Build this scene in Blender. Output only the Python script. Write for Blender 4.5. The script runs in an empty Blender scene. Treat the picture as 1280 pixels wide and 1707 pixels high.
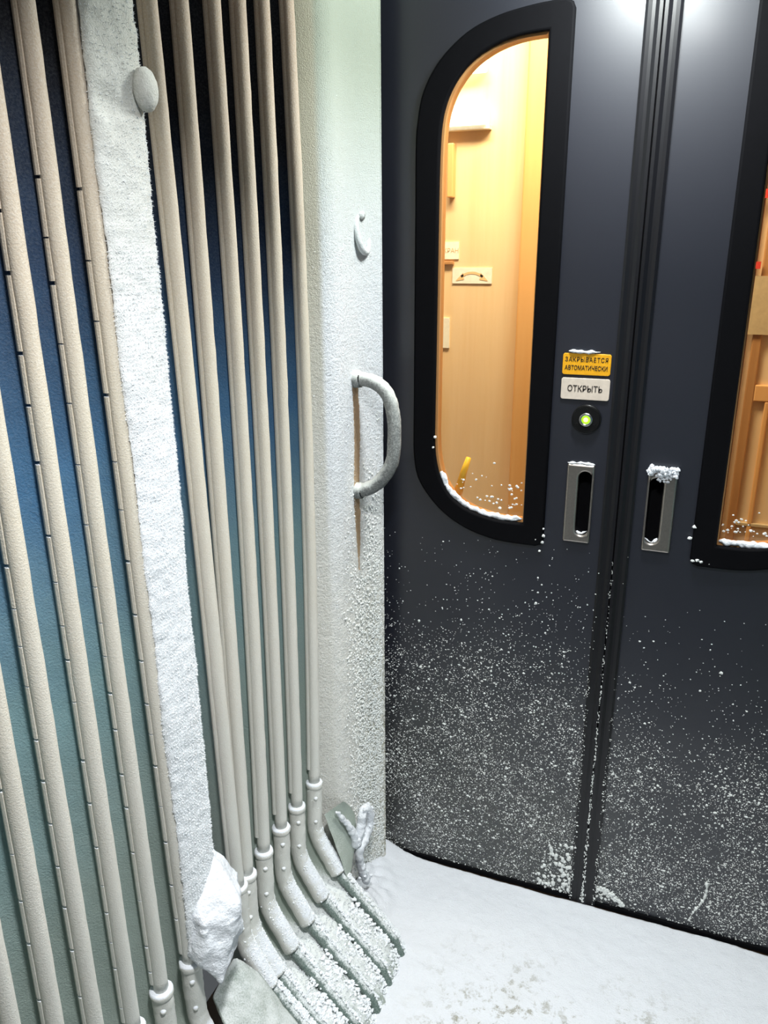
import bpy, bmesh, math, random
from mathutils import Vector, Matrix, noise

random.seed(7)
scene = bpy.context.scene
col = scene.collection

# ------------------------------------------------------------------ camera
PITCH, YAW, ROLL = math.radians(18.4), math.radians(21.5), math.radians(0.36)
EYE = 1.6
fwd = Vector((-math.sin(YAW) * math.cos(PITCH), math.cos(YAW) * math.cos(PITCH), -math.sin(PITCH)))
right0 = Vector((math.cos(YAW), math.sin(YAW), 0))
up0 = right0.cross(fwd)
right = right0 * math.cos(ROLL) - up0 * math.sin(ROLL)
up = right.cross(fwd)
cam_data = bpy.data.cameras.new('camera')
cam_data.sensor_fit = 'HORIZONTAL'
cam_data.sensor_width = 36.0
cam_data.lens = 1312 / 1280 * 36.0
cam_data.clip_start = 0.02
cam = bpy.data.objects.new('camera', cam_data)
cam.matrix_world = Matrix(((right.x, up.x, -fwd.x, 0), (right.y, up.y, -fwd.y, 0), (right.z, up.z, -fwd.z, EYE), (0, 0, 0, 1)))
col.objects.link(cam)
scene.camera = cam

# ------------------------------------------------------------------ view, world, lights
vs = scene.view_settings
vs.view_transform = 'Standard'
vs.look = 'None'
vs.exposure = 0.22
vs.gamma = 1.0
vs.use_curve_mapping = False

world = bpy.data.worlds.new('night')
scene.world = world
world.use_nodes = True
bg = world.node_tree.nodes['Background']
bg.inputs['Color'].default_value = (0.74, 0.80, 0.86, 1)
bg.inputs['Strength'].default_value = 0.095


def area_light(name, loc, target, sx, sy, power, colour, spread=180):
    d = bpy.data.lights.new(name, 'AREA')
    d.shape = 'RECTANGLE'
    d.size, d.size_y = sx, sy
    d.energy = power
    d.color = colour
    d.spread = math.radians(spread)
    o = bpy.data.objects.new(name, d)
    o.location = loc
    v = Vector(target) - Vector(loc)
    o.rotation_euler = v.to_track_quat('-Z', 'Y').to_euler()
    col.objects.link(o)
    return o


# the bulkhead lamp over the doors, the lamp above the camera, the lamp inside the carriage
area_light('passage_lamp', (-0.13, 1.43, 2.25), (-0.20, 1.33, 0.0), 0.24, 0.12, 6.5, (0.95, 0.99, 1.0), 125)
pl = bpy.data.lights.new('passage_lamp_dome', 'POINT')
pl.energy = 17
pl.color = (0.94, 1.0, 0.97)
pl.shadow_soft_size = 0.085
plo = bpy.data.objects.new('passage_lamp_dome', pl)
plo.location = (-0.15, 1.50, 2.15)
col.objects.link(plo)
area_light('rear_passage_lamp', (-0.09, 0.45, 2.30), (-0.22, 0.55, 0.0), 0.16, 0.06, 15, (0.98, 0.99, 1.0), 112)
pl = bpy.data.lights.new('rear_lamp_dome', 'POINT')
pl.energy = 1.6
pl.color = (1.0, 0.98, 0.95)
pl.shadow_soft_size = 0.035
plo = bpy.data.objects.new('rear_lamp_dome', pl)
plo.location = (-0.09, 0.45, 2.27)
col.objects.link(plo)
area_light('carriage_lamp', (-0.45, 1.93, 2.42), (-0.60, 2.4, 0.3), 0.9, 0.2, 32, (1.0, 0.85, 0.60))

# ------------------------------------------------------------------ node helpers


def new_mat(name):
    m = bpy.data.materials.new(name)
    m.use_nodes = True
    nt = m.node_tree
    b = nt.nodes['Principled BSDF']
    return m, nt, b


def N(nt, typ, **kw):
    n = nt.nodes.new(typ)
    for k, v in kw.items():
        setattr(n, k, v)
    return n


def val(nt, sock, v):
    if isinstance(v, (int, float)):
        sock.default_value = v
    else:
        nt.links.new(v, sock)


def math_n(nt, op, a, b=None, c=None, clamp=False):
    n = N(nt, 'ShaderNodeMath', operation=op)
    n.use_clamp = clamp
    val(nt, n.inputs[0], a)
    if b is not None:
        val(nt, n.inputs[1], b)
    if c is not None:
        val(nt, n.inputs[2], c)
    return n.outputs[0]


def maprange(nt, v, a, b, c=0.0, d=1.0, smooth=True):
    n = N(nt, 'ShaderNodeMapRange')
    n.interpolation_type = 'SMOOTHSTEP' if smooth else 'LINEAR'
    nt.links.new(v, n.inputs['Value'])
    n.inputs['From Min'].default_value, n.inputs['From Max'].default_value = a, b
    n.inputs['To Min'].default_value, n.inputs['To Max'].default_value = c, d
    return n.outputs[0]


def mixc(nt, f, a, b):
    n = N(nt, 'ShaderNodeMix', data_type='RGBA')
    val(nt, n.inputs[0], f)
    for s, v in ((n.inputs[6], a), (n.inputs[7], b)):
        if isinstance(v, tuple):
            s.default_value = (*v, 1)
        else:
            nt.links.new(v, s)
    return n.outputs[2]


def noise_n(nt, vec, scale, detail=4, rough=0.6):
    n = N(nt, 'ShaderNodeTexNoise')
    nt.links.new(vec, n.inputs['Vector'])
    n.inputs['Scale'].default_value = scale
    n.inputs['Detail'].default_value = detail
    n.inputs['Roughness'].default_value = rough
    return n.outputs[0]


def pos_xyz(nt):
    g = N(nt, 'ShaderNodeNewGeometry')
    s = N(nt, 'ShaderNodeSeparateXYZ')
    nt.links.new(g.outputs['Position'], s.inputs[0])
    return g, s.outputs[0], s.outputs[1], s.outputs[2]


def ramp(nt, v, stops):
    n = N(nt, 'ShaderNodeValToRGB')
    nt.links.new(v, n.inputs[0])
    e = n.color_ramp.elements
    while len(e) < len(stops):
        e.new(0.5)
    for el, (p, c) in zip(e, stops):
        el.position = p
        el.color = (*c, 1)
    return n.outputs[0]


def bump(nt, b, h, strength, dist):
    n = N(nt, 'ShaderNodeBump')
    nt.links.new(h, n.inputs['Height'])
    n.inputs['Strength'].default_value = strength
    n.inputs['Distance'].default_value = dist
    nt.links.new(n.outputs[0], b.inputs['Normal'])


def plain(name, colour, rough=0.5, metal=0.0, spec=0.5, bumpy=None):
    m, nt, b = new_mat(name)
    g, x, y, z = pos_xyz(nt)
    nz = noise_n(nt, g.outputs['Position'], 90 if bumpy is None else bumpy[0], 3)
    dark = tuple(c * 0.8 for c in colour)
    nt.links.new(mixc(nt, nz, dark, tuple(min(1, c * 1.15) for c in colour)), b.inputs['Base Color'])
    b.inputs['Roughness'].default_value = rough
    b.inputs['Metallic'].default_value = metal
    b.inputs['Specular IOR Level'].default_value = spec
    if bumpy:
        bump(nt, b, nz, bumpy[1], bumpy[2])
    return m


def coated(name, stops, zlo, zhi, nscale, namp, bscale, bstr, bdist, rough=0.8, snow=None, spec=0.3, grain=0.2):
    """A surface coloured by height, for rime low down and, in some materials, painted shade on top: colour stops run from zlo to zhi.
    snow = (colour, from normal z, to normal z): loose snow that lies on upward faces."""
    m, nt, b = new_mat(name)
    g, x, y, z = pos_xyz(nt)
    P = g.outputs['Position']
    n1 = noise_n(nt, P, nscale, 5, 0.65)
    n2 = noise_n(nt, P, bscale, 3, 0.7)
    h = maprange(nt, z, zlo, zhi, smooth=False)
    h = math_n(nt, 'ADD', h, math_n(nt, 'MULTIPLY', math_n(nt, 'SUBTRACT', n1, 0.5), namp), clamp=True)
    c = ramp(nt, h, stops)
    c = mixc(nt, maprange(nt, n2, 0.35, 0.75), c, mixc(nt, grain, c, (0.9, 0.92, 0.9)))
    if snow:
        s = N(nt, 'ShaderNodeSeparateXYZ')
        nt.links.new(g.outputs['Normal'], s.inputs[0])
        f = math_n(nt, 'ADD', s.outputs[2], math_n(nt, 'MULTIPLY', math_n(nt, 'SUBTRACT', n2, 0.5), 0.7))
        c = mixc(nt, maprange(nt, f, snow[1], snow[2]), c, snow[0])
    nt.links.new(c, b.inputs['Base Color'])
    b.inputs['Roughness'].default_value = rough
    b.inputs['Specular IOR Level'].default_value = spec
    bump(nt, b, n2, bstr, bdist)
    return m


SNOW = (0.80, 0.83, 0.88)
M = {}
M['snow'] = plain('loose_snow', SNOW, 0.9, spec=0.2, bumpy=(260, 0.6, 0.004))
M['crumb'] = plain('snow_crumbs', (0.78, 0.80, 0.78), 0.9, spec=0.2)
M['fur'] = plain('hoar_frost', (0.82, 0.85, 0.88), 0.9, spec=0.2)
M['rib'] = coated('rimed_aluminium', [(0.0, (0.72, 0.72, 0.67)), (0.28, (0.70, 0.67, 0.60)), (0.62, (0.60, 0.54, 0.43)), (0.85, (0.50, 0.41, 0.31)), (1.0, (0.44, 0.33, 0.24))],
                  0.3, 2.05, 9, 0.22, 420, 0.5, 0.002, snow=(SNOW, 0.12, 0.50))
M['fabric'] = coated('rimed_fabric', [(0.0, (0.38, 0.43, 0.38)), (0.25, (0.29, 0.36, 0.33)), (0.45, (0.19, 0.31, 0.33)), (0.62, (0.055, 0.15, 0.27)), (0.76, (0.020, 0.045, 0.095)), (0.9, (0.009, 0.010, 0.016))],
                     0.2, 2.0, 7, 0.16, 330, 0.5, 0.003, snow=((0.74, 0.77, 0.76), 0.25, 0.70), grain=0.035)  # rime low down; near-black upper stops also paint in the deep folds' shade
M['rod'] = coated('bare_green_rod', [(0.0, (0.10, 0.15, 0.13)), (1.0, (0.16, 0.21, 0.19))], 0.0, 0.25, 30, 0.8, 300, 0.5, 0.003, snow=((0.78, 0.81, 0.82), 0.45, 0.80))
M['panel'] = coated('thick_hoar', [(0.0, (0.84, 0.86, 0.88)), (0.55, (0.80, 0.83, 0.86)), (0.85, (0.55, 0.55, 0.50)), (1.0, (0.46, 0.46, 0.40))],
                    0.3, 2.05, 12, 0.15, 420, 0.5, 0.004)  # greyer upper stops paint in the dimness near the roof
M['black_rubber'] = plain('black_rubber', (0.004, 0.004, 0.005), 0.7, spec=0.05)
M['seal'] = plain('seal_rubber', (0.006, 0.006, 0.008), 0.42, spec=0.4)
M['dark'] = plain('dark_recess', (0.004, 0.004, 0.005), 0.8, spec=0.1)
M['steel'] = plain('brushed_steel', (0.46, 0.42, 0.38), 0.38, metal=1.0, bumpy=(220, 0.15, 0.001))
M['chrome'] = plain('polished_steel', (0.6, 0.6, 0.58), 0.25, metal=1.0)
M['yellow_plate'] = plain('yellow_enamel', (0.92, 0.42, 0.01), 0.45)
M['white_plate'] = plain('white_enamel', (0.72, 0.62, 0.52), 0.5)
M['ink'] = plain('black_ink', (0.012, 0.008, 0.006), 0.6)
M['black_plastic'] = plain('black_plastic', (0.006, 0.006, 0.006), 0.3)
M['paper'] = plain('white_paper', (0.92, 0.88, 0.78), 0.6)
M['orange_ink'] = plain('orange_ink', (0.88, 0.55, 0.28), 0.6)
M['red_ink'] = plain('red_ink', (0.7, 0.05, 0.03), 0.6)
M['old_paper'] = plain('pale_paper', (0.55, 0.42, 0.24), 0.7)
M['yellow_plastic'] = plain('yellow_plastic', (0.95, 0.55, 0.02), 0.4)
M['outer'] = plain('end_wall_paint', (0.05, 0.06, 0.07), 0.6)
M['ceiling'] = plain('ceiling_paint', (0.45, 0.48, 0.47), 0.6)
M['bar'] = coated('frosted_bar', [(0.0, (0.10, 0.11, 0.11)), (1.0, (0.22, 0.23, 0.22))], 1.0, 1.4, 14, 0.8, 300, 0.4, 0.002, rough=0.6, snow=((0.62, 0.65, 0.62), -0.15, 0.65))


def wood(name, c1, c2, rough=0.45):
    m, nt, b = new_mat(name)
    g, x, y, z = pos_xyz(nt)
    mp = N(nt, 'ShaderNodeMapping')
    nt.links.new(g.outputs['Position'], mp.inputs[0])
    mp.inputs['Scale'].default_value = (28, 28, 1.3)
    n = noise_n(nt, mp.outputs[0], 1.0, 6, 0.6)
    nt.links.new(mixc(nt, maprange(nt, n, 0.3, 0.7), c1, c2), b.inputs['Base Color'])
    b.inputs['Roughness'].default_value = rough
    return m


M['wood'] = wood('veneer_wood', (0.82, 0.58, 0.32), (0.86, 0.64, 0.39))
M['wood_trim'] = wood('orange_wood_trim', (0.76, 0.40, 0.14), (0.80, 0.45, 0.18))
M['wood_brown'] = wood('brown_wood', (0.42, 0.20, 0.07), (0.52, 0.27, 0.10))


def emit(name, colour, s):
    m, nt, b = new_mat(name)
    b.inputs['Base Color'].default_value = (*colour, 1)
    b.inputs['Emission Color'].default_value = (*colour, 1)
    b.inputs['Emission Strength'].default_value = s
    return m


M['lamp'] = emit('lit_diffuser', (1.0, 0.93, 0.75), 2.5)
M['led'] = emit('lit_green_led', (0.30, 0.80, 0.01), 1.0)
M['led_core'] = emit('lit_led_core', (0.75, 1.0, 0.25), 1.6)

# glass: clear pane with a plain mirror share
m = bpy.data.materials.new('window_glass')
m.use_nodes = True
nt = m.node_tree
nt.nodes.remove(nt.nodes['Principled BSDF'])
tr = N(nt, 'ShaderNodeBsdfTransparent')
tr.inputs[0].default_value = (0.96, 0.95, 0.92, 1)
gl = N(nt, 'ShaderNodeBsdfGlossy')
gl.inputs['Roughness'].default_value = 0.095
fr = N(nt, 'ShaderNodeFresnel')
fr.inputs[0].default_value = 1.45
mx = N(nt, 'ShaderNodeMixShader')
nt.links.new(math_n(nt, 'MULTIPLY', fr.outputs[0], 0.6), mx.inputs[0])
nt.links.new(tr.outputs[0], mx.inputs[1])
nt.links.new(gl.outputs[0], mx.inputs[2])
nt.links.new(mx.outputs[0], nt.nodes['Material Output'].inputs[0])
M['glass'] = m

# door paint: slate, half gloss, with a dusting of rime low down
m, nt, b = new_mat('slate_door_paint')
g, x, y, z = pos_xyz(nt)
P = g.outputs['Position']
n1 = noise_n(nt, P, 5, 5, 0.6)
n2 = noise_n(nt, P, 380, 2, 0.7)
low = maprange(nt, math_n(nt, 'ADD', z, math_n(nt, 'MULTIPLY', math_n(nt, 'SUBTRACT', n1, 0.5), 0.5)), 0.05, 0.75, 1.0, 0.0)
side = maprange(nt, x, -0.22, 0.05, 1.0, 0.35)
film = math_n(nt, 'MULTIPLY', math_n(nt, 'MULTIPLY', low, side), maprange(nt, n2, 0.40, 0.68, 0.10, 0.85))
nt.links.new(mixc(nt, math_n(nt, 'MULTIPLY', film, 0.55), (0.006, 0.0075, 0.016), (0.20, 0.21, 0.17)), b.inputs['Base Color'])
nt.links.new(math_n(nt, 'ADD', 0.45, math_n(nt, 'MULTIPLY', film, 0.4)), b.inputs['Roughness'])
b.inputs['Specular IOR Level'].default_value = 0.9
b.inputs['Coat Weight'].default_value = 0.16
b.inputs['Coat Roughness'].default_value = 0.14
bump(nt, b, noise_n(nt, P, 260, 2, 0.5), 0.05, 0.001)
M['door'] = m

# snow on the floor, trodden and grimy in patches
m, nt, b = new_mat('trodden_snow')
g, x, y, z = pos_xyz(nt)
P = g.outputs['Position']
n1 = noise_n(nt, P, 7, 6, 0.7)
n2 = noise_n(nt, P, 38, 5, 0.75)
n3 = noise_n(nt, P, 300, 3, 0.7)
near = maprange(nt, y, 1.28, 1.60, 1.0, 0.0)
mid = math_n(nt, 'MULTIPLY', maprange(nt, x, -0.5, -0.3), maprange(nt, x, 0.0, 0.35, 1.0, 0.25))
spot = math_n(nt, 'MULTIPLY', maprange(nt, n2, 0.50, 0.64), maprange(nt, n1, 0.40, 0.58))
d = math_n(nt, 'MULTIPLY', math_n(nt, 'MULTIPLY', spot, near), mid)
d2 = math_n(nt, 'MULTIPLY', maprange(nt, n1, 0.45, 0.75, 0.0, 0.30), near)
c = mixc(nt, d2, (0.78, 0.80, 0.84), (0.62, 0.60, 0.54))
c = mixc(nt, math_n(nt, 'MULTIPLY', d, 0.85), c, (0.22, 0.20, 0.12))
nt.links.new(c, b.inputs['Base Color'])
b.inputs['Roughness'].default_value = 0.9
b.inputs['Specular IOR Level'].default_value = 0.2
bump(nt, b, math_n(nt, 'ADD', n3, math_n(nt, 'MULTIPLY', n2, 1.5)), 0.6, 0.005)
M['floor_snow'] = m

# the rimed post: a coat of snow with a rust-beige run of bare paint under the grab handle
m, nt, b = new_mat('rimed_post')
g, x, y, z = pos_xyz(nt)
P = g.outputs['Position']
n1 = noise_n(nt, P, 16, 5, 0.7)
n2 = noise_n(nt, P, 170, 4, 0.7)
n3 = noise_n(nt, P, 480, 2, 0.7)
lowm = math_n(nt, 'MULTIPLY', maprange(nt, z, 0.35, 1.15, 1.0, 0.0), maprange(nt, y, 1.54, 1.62))
c = mixc(nt, maprange(nt, z, 1.40, 2.0), mixc(nt, maprange(nt, z, 0.7, 1.3), (0.90, 0.89, 0.84), (0.82, 0.85, 0.89)), (0.36, 0.40, 0.33))  # fall of light put into the colour: top darkened, foot lightened
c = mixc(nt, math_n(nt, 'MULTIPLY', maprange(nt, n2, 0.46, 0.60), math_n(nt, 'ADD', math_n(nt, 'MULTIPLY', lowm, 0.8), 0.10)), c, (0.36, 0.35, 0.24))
# front return of the post, facing the camera: beige tint, stronger with height
fy = maprange(nt, x, -0.712, -0.700, 1.0, 0.0)
fz = maprange(nt, z, 0.6, 1.6, 0.12, 0.75)
c = mixc(nt, math_n(nt, 'MULTIPLY', fy, fz), c, (0.50, 0.47, 0.36))
# bare runs
yc = math_n(nt, 'ADD', 1.575, math_n(nt, 'MULTIPLY', math_n(nt, 'SINE', math_n(nt, 'MULTIPLY', z, 22.0)), 0.004))
dy = math_n(nt, 'ABSOLUTE', math_n(nt, 'SUBTRACT', y, math_n(nt, 'ADD', yc, math_n(nt, 'MULTIPLY', math_n(nt, 'SUBTRACT', n2, 0.5), 0.012))))
wdt = maprange(nt, z, 0.885, 1.02, 0.003, 0.016, smooth=False)
run = math_n(nt, 'LESS_THAN', dy, wdt)
run = math_n(nt, 'MULTIPLY', run, math_n(nt, 'MULTIPLY', math_n(nt, 'LESS_THAN', z, 1.325), math_n(nt, 'GREATER_THAN', z, 0.885)))
c = mixc(nt, math_n(nt, 'MULTIPLY', run, 0.9), c, mixc(nt, n1, (0.52, 0.30, 0.16), (0.50, 0.38, 0.20)))
nt.links.new(c, b.inputs['Base Color'])
b.inputs['Roughness'].default_value = 0.85
b.inputs['Specular IOR Level'].default_value = 0.25
hb = math_n(nt, 'ADD', math_n(nt, 'MULTIPLY', n2, maprange(nt, z, 1.3, 1.9, 1.2, 0.15)), math_n(nt, 'MULTIPLY', n3, 0.5))
bump(nt, b, hb, 0.8, 0.006)
M['post'] = m

# ------------------------------------------------------------------ mesh helpers


def link(name, me, mat, parent=None, smooth=False):
    o = bpy.data.objects.new(name, me)
    if mat is not None:
        me.materials.append(M[mat] if isinstance(mat, str) else mat)
    if smooth:
        for p in me.polygons:
            p.use_smooth = True
    col.objects.link(o)
    if parent is not None:
        o.parent = parent
        o.matrix_parent_inverse = parent.matrix_basis.inverted()
    return o


def mesh(name, verts, faces, mat, parent=None, smooth=False):
    me = bpy.data.meshes.new(name)
    me.from_pydata([tuple(v) for v in verts], [], faces)
    me.update()
    return link(name, me, mat, parent, smooth)


def empty(name, loc):
    o = bpy.data.objects.new(name, None)
    o.location = loc
    col.objects.link(o)
    return o


def tag(o, label=None, cat=None, group=None, kind=None):
    if label:
        o['label'] = label
    if cat:
        o['category'] = cat
    if group:
        o['group'] = group
    if kind:
        o['kind'] = kind
    return o


def bm_obj(name, bm, mat, parent=None, smooth=False):
    bmesh.ops.recalc_face_normals(bm, faces=bm.faces[:])
    me = bpy.data.meshes.new(name)
    bm.to_mesh(me)
    bm.free()
    return link(name, me, mat, parent, smooth)


def box_bm(bm, lo, hi, bev=0.0, seg=2):
    r = bmesh.ops.create_cube(bm, size=1.0)
    vs_ = r['verts']
    for v in vs_:
        for i in range(3):
            v.co[i] = lo[i] + (v.co[i] + 0.5) * (hi[i] - lo[i])
    if bev:
        es = list({e for v in vs_ for e in v.link_edges})
        bmesh.ops.bevel(bm, geom=es, offset=bev, segments=seg, affect='EDGES', profile=0.5)


def box(name, lo, hi, mat, parent=None, bev=0.0):
    bm = bmesh.new()
    box_bm(bm, lo, hi, bev)
    return bm_obj(name, bm, mat, parent)


def tube_data(path, rad, n=14, cap=True, squash=None, jit=0.0, seed=0.0, upjit=0.0):
    """A tube along path (Vectors); rad a number or list; jit roughens it by noise, upjit piles up on top faces."""
    verts, faces = [], []
    L = len(path)
    ref = None
    for i, p in enumerate(path):
        t = (path[min(i + 1, L - 1)] - path[max(i - 1, 0)]).normalized()
        if ref is None:
            ref = Vector((0, 1, 0)) if abs(t.y) < 0.8 else Vector((0, 0, 1))
        a = (ref - t * ref.dot(t)).normalized()
        ref = a
        b_ = t.cross(a)
        r = rad[i] if isinstance(rad, (list, tuple)) else rad
        for k in range(n):
            w = 2 * math.pi * k / n
            d_ = a * math.cos(w) * (squash or 1.0) + b_ * math.sin(w)
            q = p + d_ * r
            if jit or upjit:
                e = noise.noise(q * 120 + Vector((seed, 0, 0))) * jit + noise.noise(q * 45 + Vector((0, seed, 0))) * jit * 0.7
                if upjit and d_.z > 0.1:
                    e += upjit * d_.z * (0.7 + 0.8 * noise.noise(q * 160 + Vector((seed, 3, 0))))
                q = q + d_ * e
            verts.append(q)
    for i in range(L - 1):
        for k in range(n):
            k2 = (k + 1) % n
            faces.append((i * n + k, i * n + k2, (i + 1) * n + k2, (i + 1) * n + k))
    if cap:
        faces.append(tuple(range(n - 1, -1, -1)))
        faces.append(tuple((L - 1) * n + k for k in range(n)))
    return verts, faces


def tube(name, path, rad, mat, parent=None, smooth=True, **kw):
    v, f = tube_data(path, rad, **kw)
    return mesh(name, v, f, mat, parent, smooth)


def resample(path, step):
    out = [path[0]]
    for a, b_ in zip(path, path[1:]):
        L = (b_ - a).length
        k = max(1, int(round(L / step)))
        for j in range(1, k + 1):
            out.append(a.lerp(b_, j / k))
    return out


def catmull(pts, k=8, closed=False):
    out = []
    n = len(pts)
    rng = range(n) if closed else range(n - 1)
    for i in rng:
        if closed:
            p0, p1, p2, p3 = pts[(i - 1) % n], pts[i], pts[(i + 1) % n], pts[(i + 2) % n]
        else:
            p0, p1, p2, p3 = pts[max(i - 1, 0)], pts[i], pts[i + 1], pts[min(i + 2, n - 1)]
        for j in range(k):
            t = j / k
            out.append(0.5 * ((2 * p1) + (p2 - p0) * t + (2 * p0 - 5 * p1 + 4 * p2 - p3) * t * t + (3 * p1 - p0 - 3 * p2 + p3) * t ** 3))
    if not closed:
        out.append(pts[-1])
    return out


def plate(name, outer, holes, y0, y1, mat, parent=None, bevel=0.0):
    """A plate in the XZ plane cut from closed outlines, from y0 (front) to y1 (back)."""
    cu = bpy.data.curves.new(name, 'CURVE')
    cu.dimensions = '2D'
    cu.fill_mode = 'BOTH'
    cu.extrude = abs(y1 - y0) / 2 - bevel
    cu.bevel_depth = bevel
    cu.bevel_resolution = 2
    cu.offset = -bevel
    for ol in [outer] + holes:
        s = cu.splines.new('POLY')
        s.points.add(len(ol) - 1)
        for p, (px, pz) in zip(s.points, ol):
            p.co = (px, pz, 0, 1)
        s.use_cyclic_u = True
    tmp = bpy.data.objects.new(name, cu)
    col.objects.link(tmp)
    dg = bpy.context.evaluated_depsgraph_get()
    me = bpy.data.meshes.new_from_object(tmp.evaluated_get(dg))
    bpy.data.objects.remove(tmp)
    bpy.data.curves.remove(cu)
    me.transform(Matrix(((1, 0, 0, 0), (0, 0, -1, (y0 + y1) / 2), (0, 1, 0, 0), (0, 0, 0, 1))))
    me.materials.clear()
    return link(name, me, mat, parent)


def rounded_rect(x0, x1, z0, z1, r, n=6):
    out = []
    for cx, cz, a0 in ((x1 - r, z1 - r, 0), (x0 + r, z1 - r, 90), (x0 + r, z0 + r, 180), (x1 - r, z0 + r, 270)):
        for k in range(n + 1):
            a = math.radians(a0 + 90 * k / n)
            out.append((cx + r * math.cos(a), cz + r * math.sin(a)))
    return out


def text(name, body, x, z, y, size, mat, parent=None, align='CENTER', space=1.0, width=None, bold=0.0):
    cu = bpy.data.curves.new(name, 'FONT')
    cu.body = body
    cu.size = size
    cu.align_x = align
    cu.align_y = 'CENTER'
    cu.space_character = space
    cu.extrude = 0.0001
    cu.bevel_depth = bold
    cu.bevel_resolution = 0
    tmp = bpy.data.objects.new(name, cu)
    col.objects.link(tmp)
    dg = bpy.context.evaluated_depsgraph_get()
    me = bpy.data.meshes.new_from_object(tmp.evaluated_get(dg))
    bpy.data.objects.remove(tmp)
    bpy.data.curves.remove(cu)
    if width:
        xs = [v.co.x for v in me.vertices]
        k = width / (max(xs) - min(xs))
        me.transform(Matrix.Diagonal((k, 1, 1, 1)))
    me.transform(Matrix(((1, 0, 0, x), (0, 0, -1, y), (0, 1, 0, z), (0, 0, 0, 1))))
    me.materials.clear()
    return link(name, me, mat, parent)


ICO = bmesh.new()
bmesh.ops.create_icosphere(ICO, subdivisions=1, radius=1.0)
ICO.verts.ensure_lookup_table()
ICO_V = [v.co.copy() for v in ICO.verts]
ICO_F = [tuple(v.index for v in f.verts) for f in ICO.faces]
ICO.free()


def blobs(name, items, mat, parent=None, rnd=None):
    """Lumps of snow: items of (centre, (rx, ry, rz))."""
    rnd = rnd or random
    V, F = [], []
    for c, r in items:
        o = len(V)
        for v in ICO_V:
            k = 0.75 + 0.5 * rnd.random()
            V.append((c[0] + v.x * r[0] * k, c[1] + v.y * r[1] * k, c[2] + v.z * r[2] * k))
        F += [tuple(i + o for i in f) for f in ICO_F]
    return mesh(name, V, F, mat, parent)


def spikes(name, items, mat, parent=None):
    """Needles of rime: items of (root, direction, length, width)."""
    V, F = [], []
    for p, d_, l, w in items:
        a = d_.orthogonal().normalized()
        b_ = d_.cross(a)
        o = len(V)
        for k in range(3):
            t = 2.0944 * k
            V.append(p + (a * math.cos(t) + b_ * math.sin(t)) * w)
        V.append(p + d_ * l)
        F += [(o, o + 1, o + 3), (o + 1, o + 2, o + 3), (o + 2, o, o + 3)]
    return mesh(name, V, F, mat, parent)


def scatter_fur(o, n, lmin, lmax, w, pick=None, tilt=0.6):
    """n rime needles on the faces of mesh object o for which pick(centre, normal) > random."""
    me = o.data
    polys = me.polygons
    areas, acc = [], 0.0
    for p in polys:
        k = p.area * (pick(p.center, p.normal) if pick else 1.0)
        acc += k
        areas.append(acc)
    import bisect
    out = []
    for _ in range(n):
        p = polys[min(bisect.bisect(areas, random.random() * acc), len(polys) - 1)]
        vs_ = [me.vertices[i].co for i in p.vertices]
        ws = [random.random() for _ in vs_]
        s = sum(ws)
        q = sum((v * (k / s) for v, k in zip(vs_, ws)), Vector())
        d_ = (p.normal + Vector((random.uniform(-tilt, tilt), random.uniform(-tilt, tilt), random.uniform(-tilt, tilt)))).normalized()
        out.append((q - d_ * 0.001, d_, random.uniform(lmin, lmax), w))
    return out


# ------------------------------------------------------------------ the setting
DY = 1.728          # face of the doors
SEAM = -0.124
PX = -0.685         # inner face of the post

floor_o = box('floor', (-0.9, -1.2, -0.16), (0.62, 2.9, -0.065), 'outer')
tag(floor_o, kind='structure')
tag(box('ceiling', (-1.0, -1.2, 2.36), (0.62, 1.74, 2.42), 'ceiling'), kind='structure')
tag(box('wall_end_upper', (-1.05, 1.732, 2.20), (0.62, 1.80, 2.60), 'outer'), kind='structure')
tag(box('wall_end_left', (-1.05, 1.775, -0.1), (-0.66, 1.81, 2.20), 'outer'), kind='structure')
tag(box('wall_end_right', (0.42, 1.775, -0.1), (0.62, 1.81, 2.20), 'outer'), kind='structure')

# right-hand flank of the passage, out of the picture: the same pleats
V, F = [], []
ys = [-1.2 + 0.0125 * i for i in range(int(2.92 / 0.0125) + 1)]
for yv in ys:
    xx = 0.50 + 0.035 * abs(math.sin(math.pi * yv / 0.075))
    V += [(xx, yv, -0.1), (xx, yv, 2.36)]
for i in range(len(ys) - 1):
    F.append((2 * i, 2 * i + 1, 2 * i + 3, 2 * i + 2))
tag(mesh('wall_right', V, F, 'fabric'), kind='structure')

# the carriage room behind the doors
tag(box('wall_carriage_back', (-1.45, 2.40, -0.1), (0.75, 2.46, 2.5), 'wood'), kind='structure')
tag(box('wall_carriage_left', (-1.45, 1.83, -0.1), (-1.40, 2.398, 2.5), 'wood'), kind='structure')
tag(box('wall_carriage_right', (0.70, 1.83, -0.1), (0.75, 2.398, 2.5), 'wood'), kind='structure')
tag(box('ceiling_carriage', (-1.45, 1.80, 2.5), (0.75, 2.46, 2.55), 'ceiling'), kind='structure')

tag(box('floor_carriage', (-1.40, 1.81, -0.064), (0.70, 2.398, -0.055), 'wood'), kind='structure')

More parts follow.
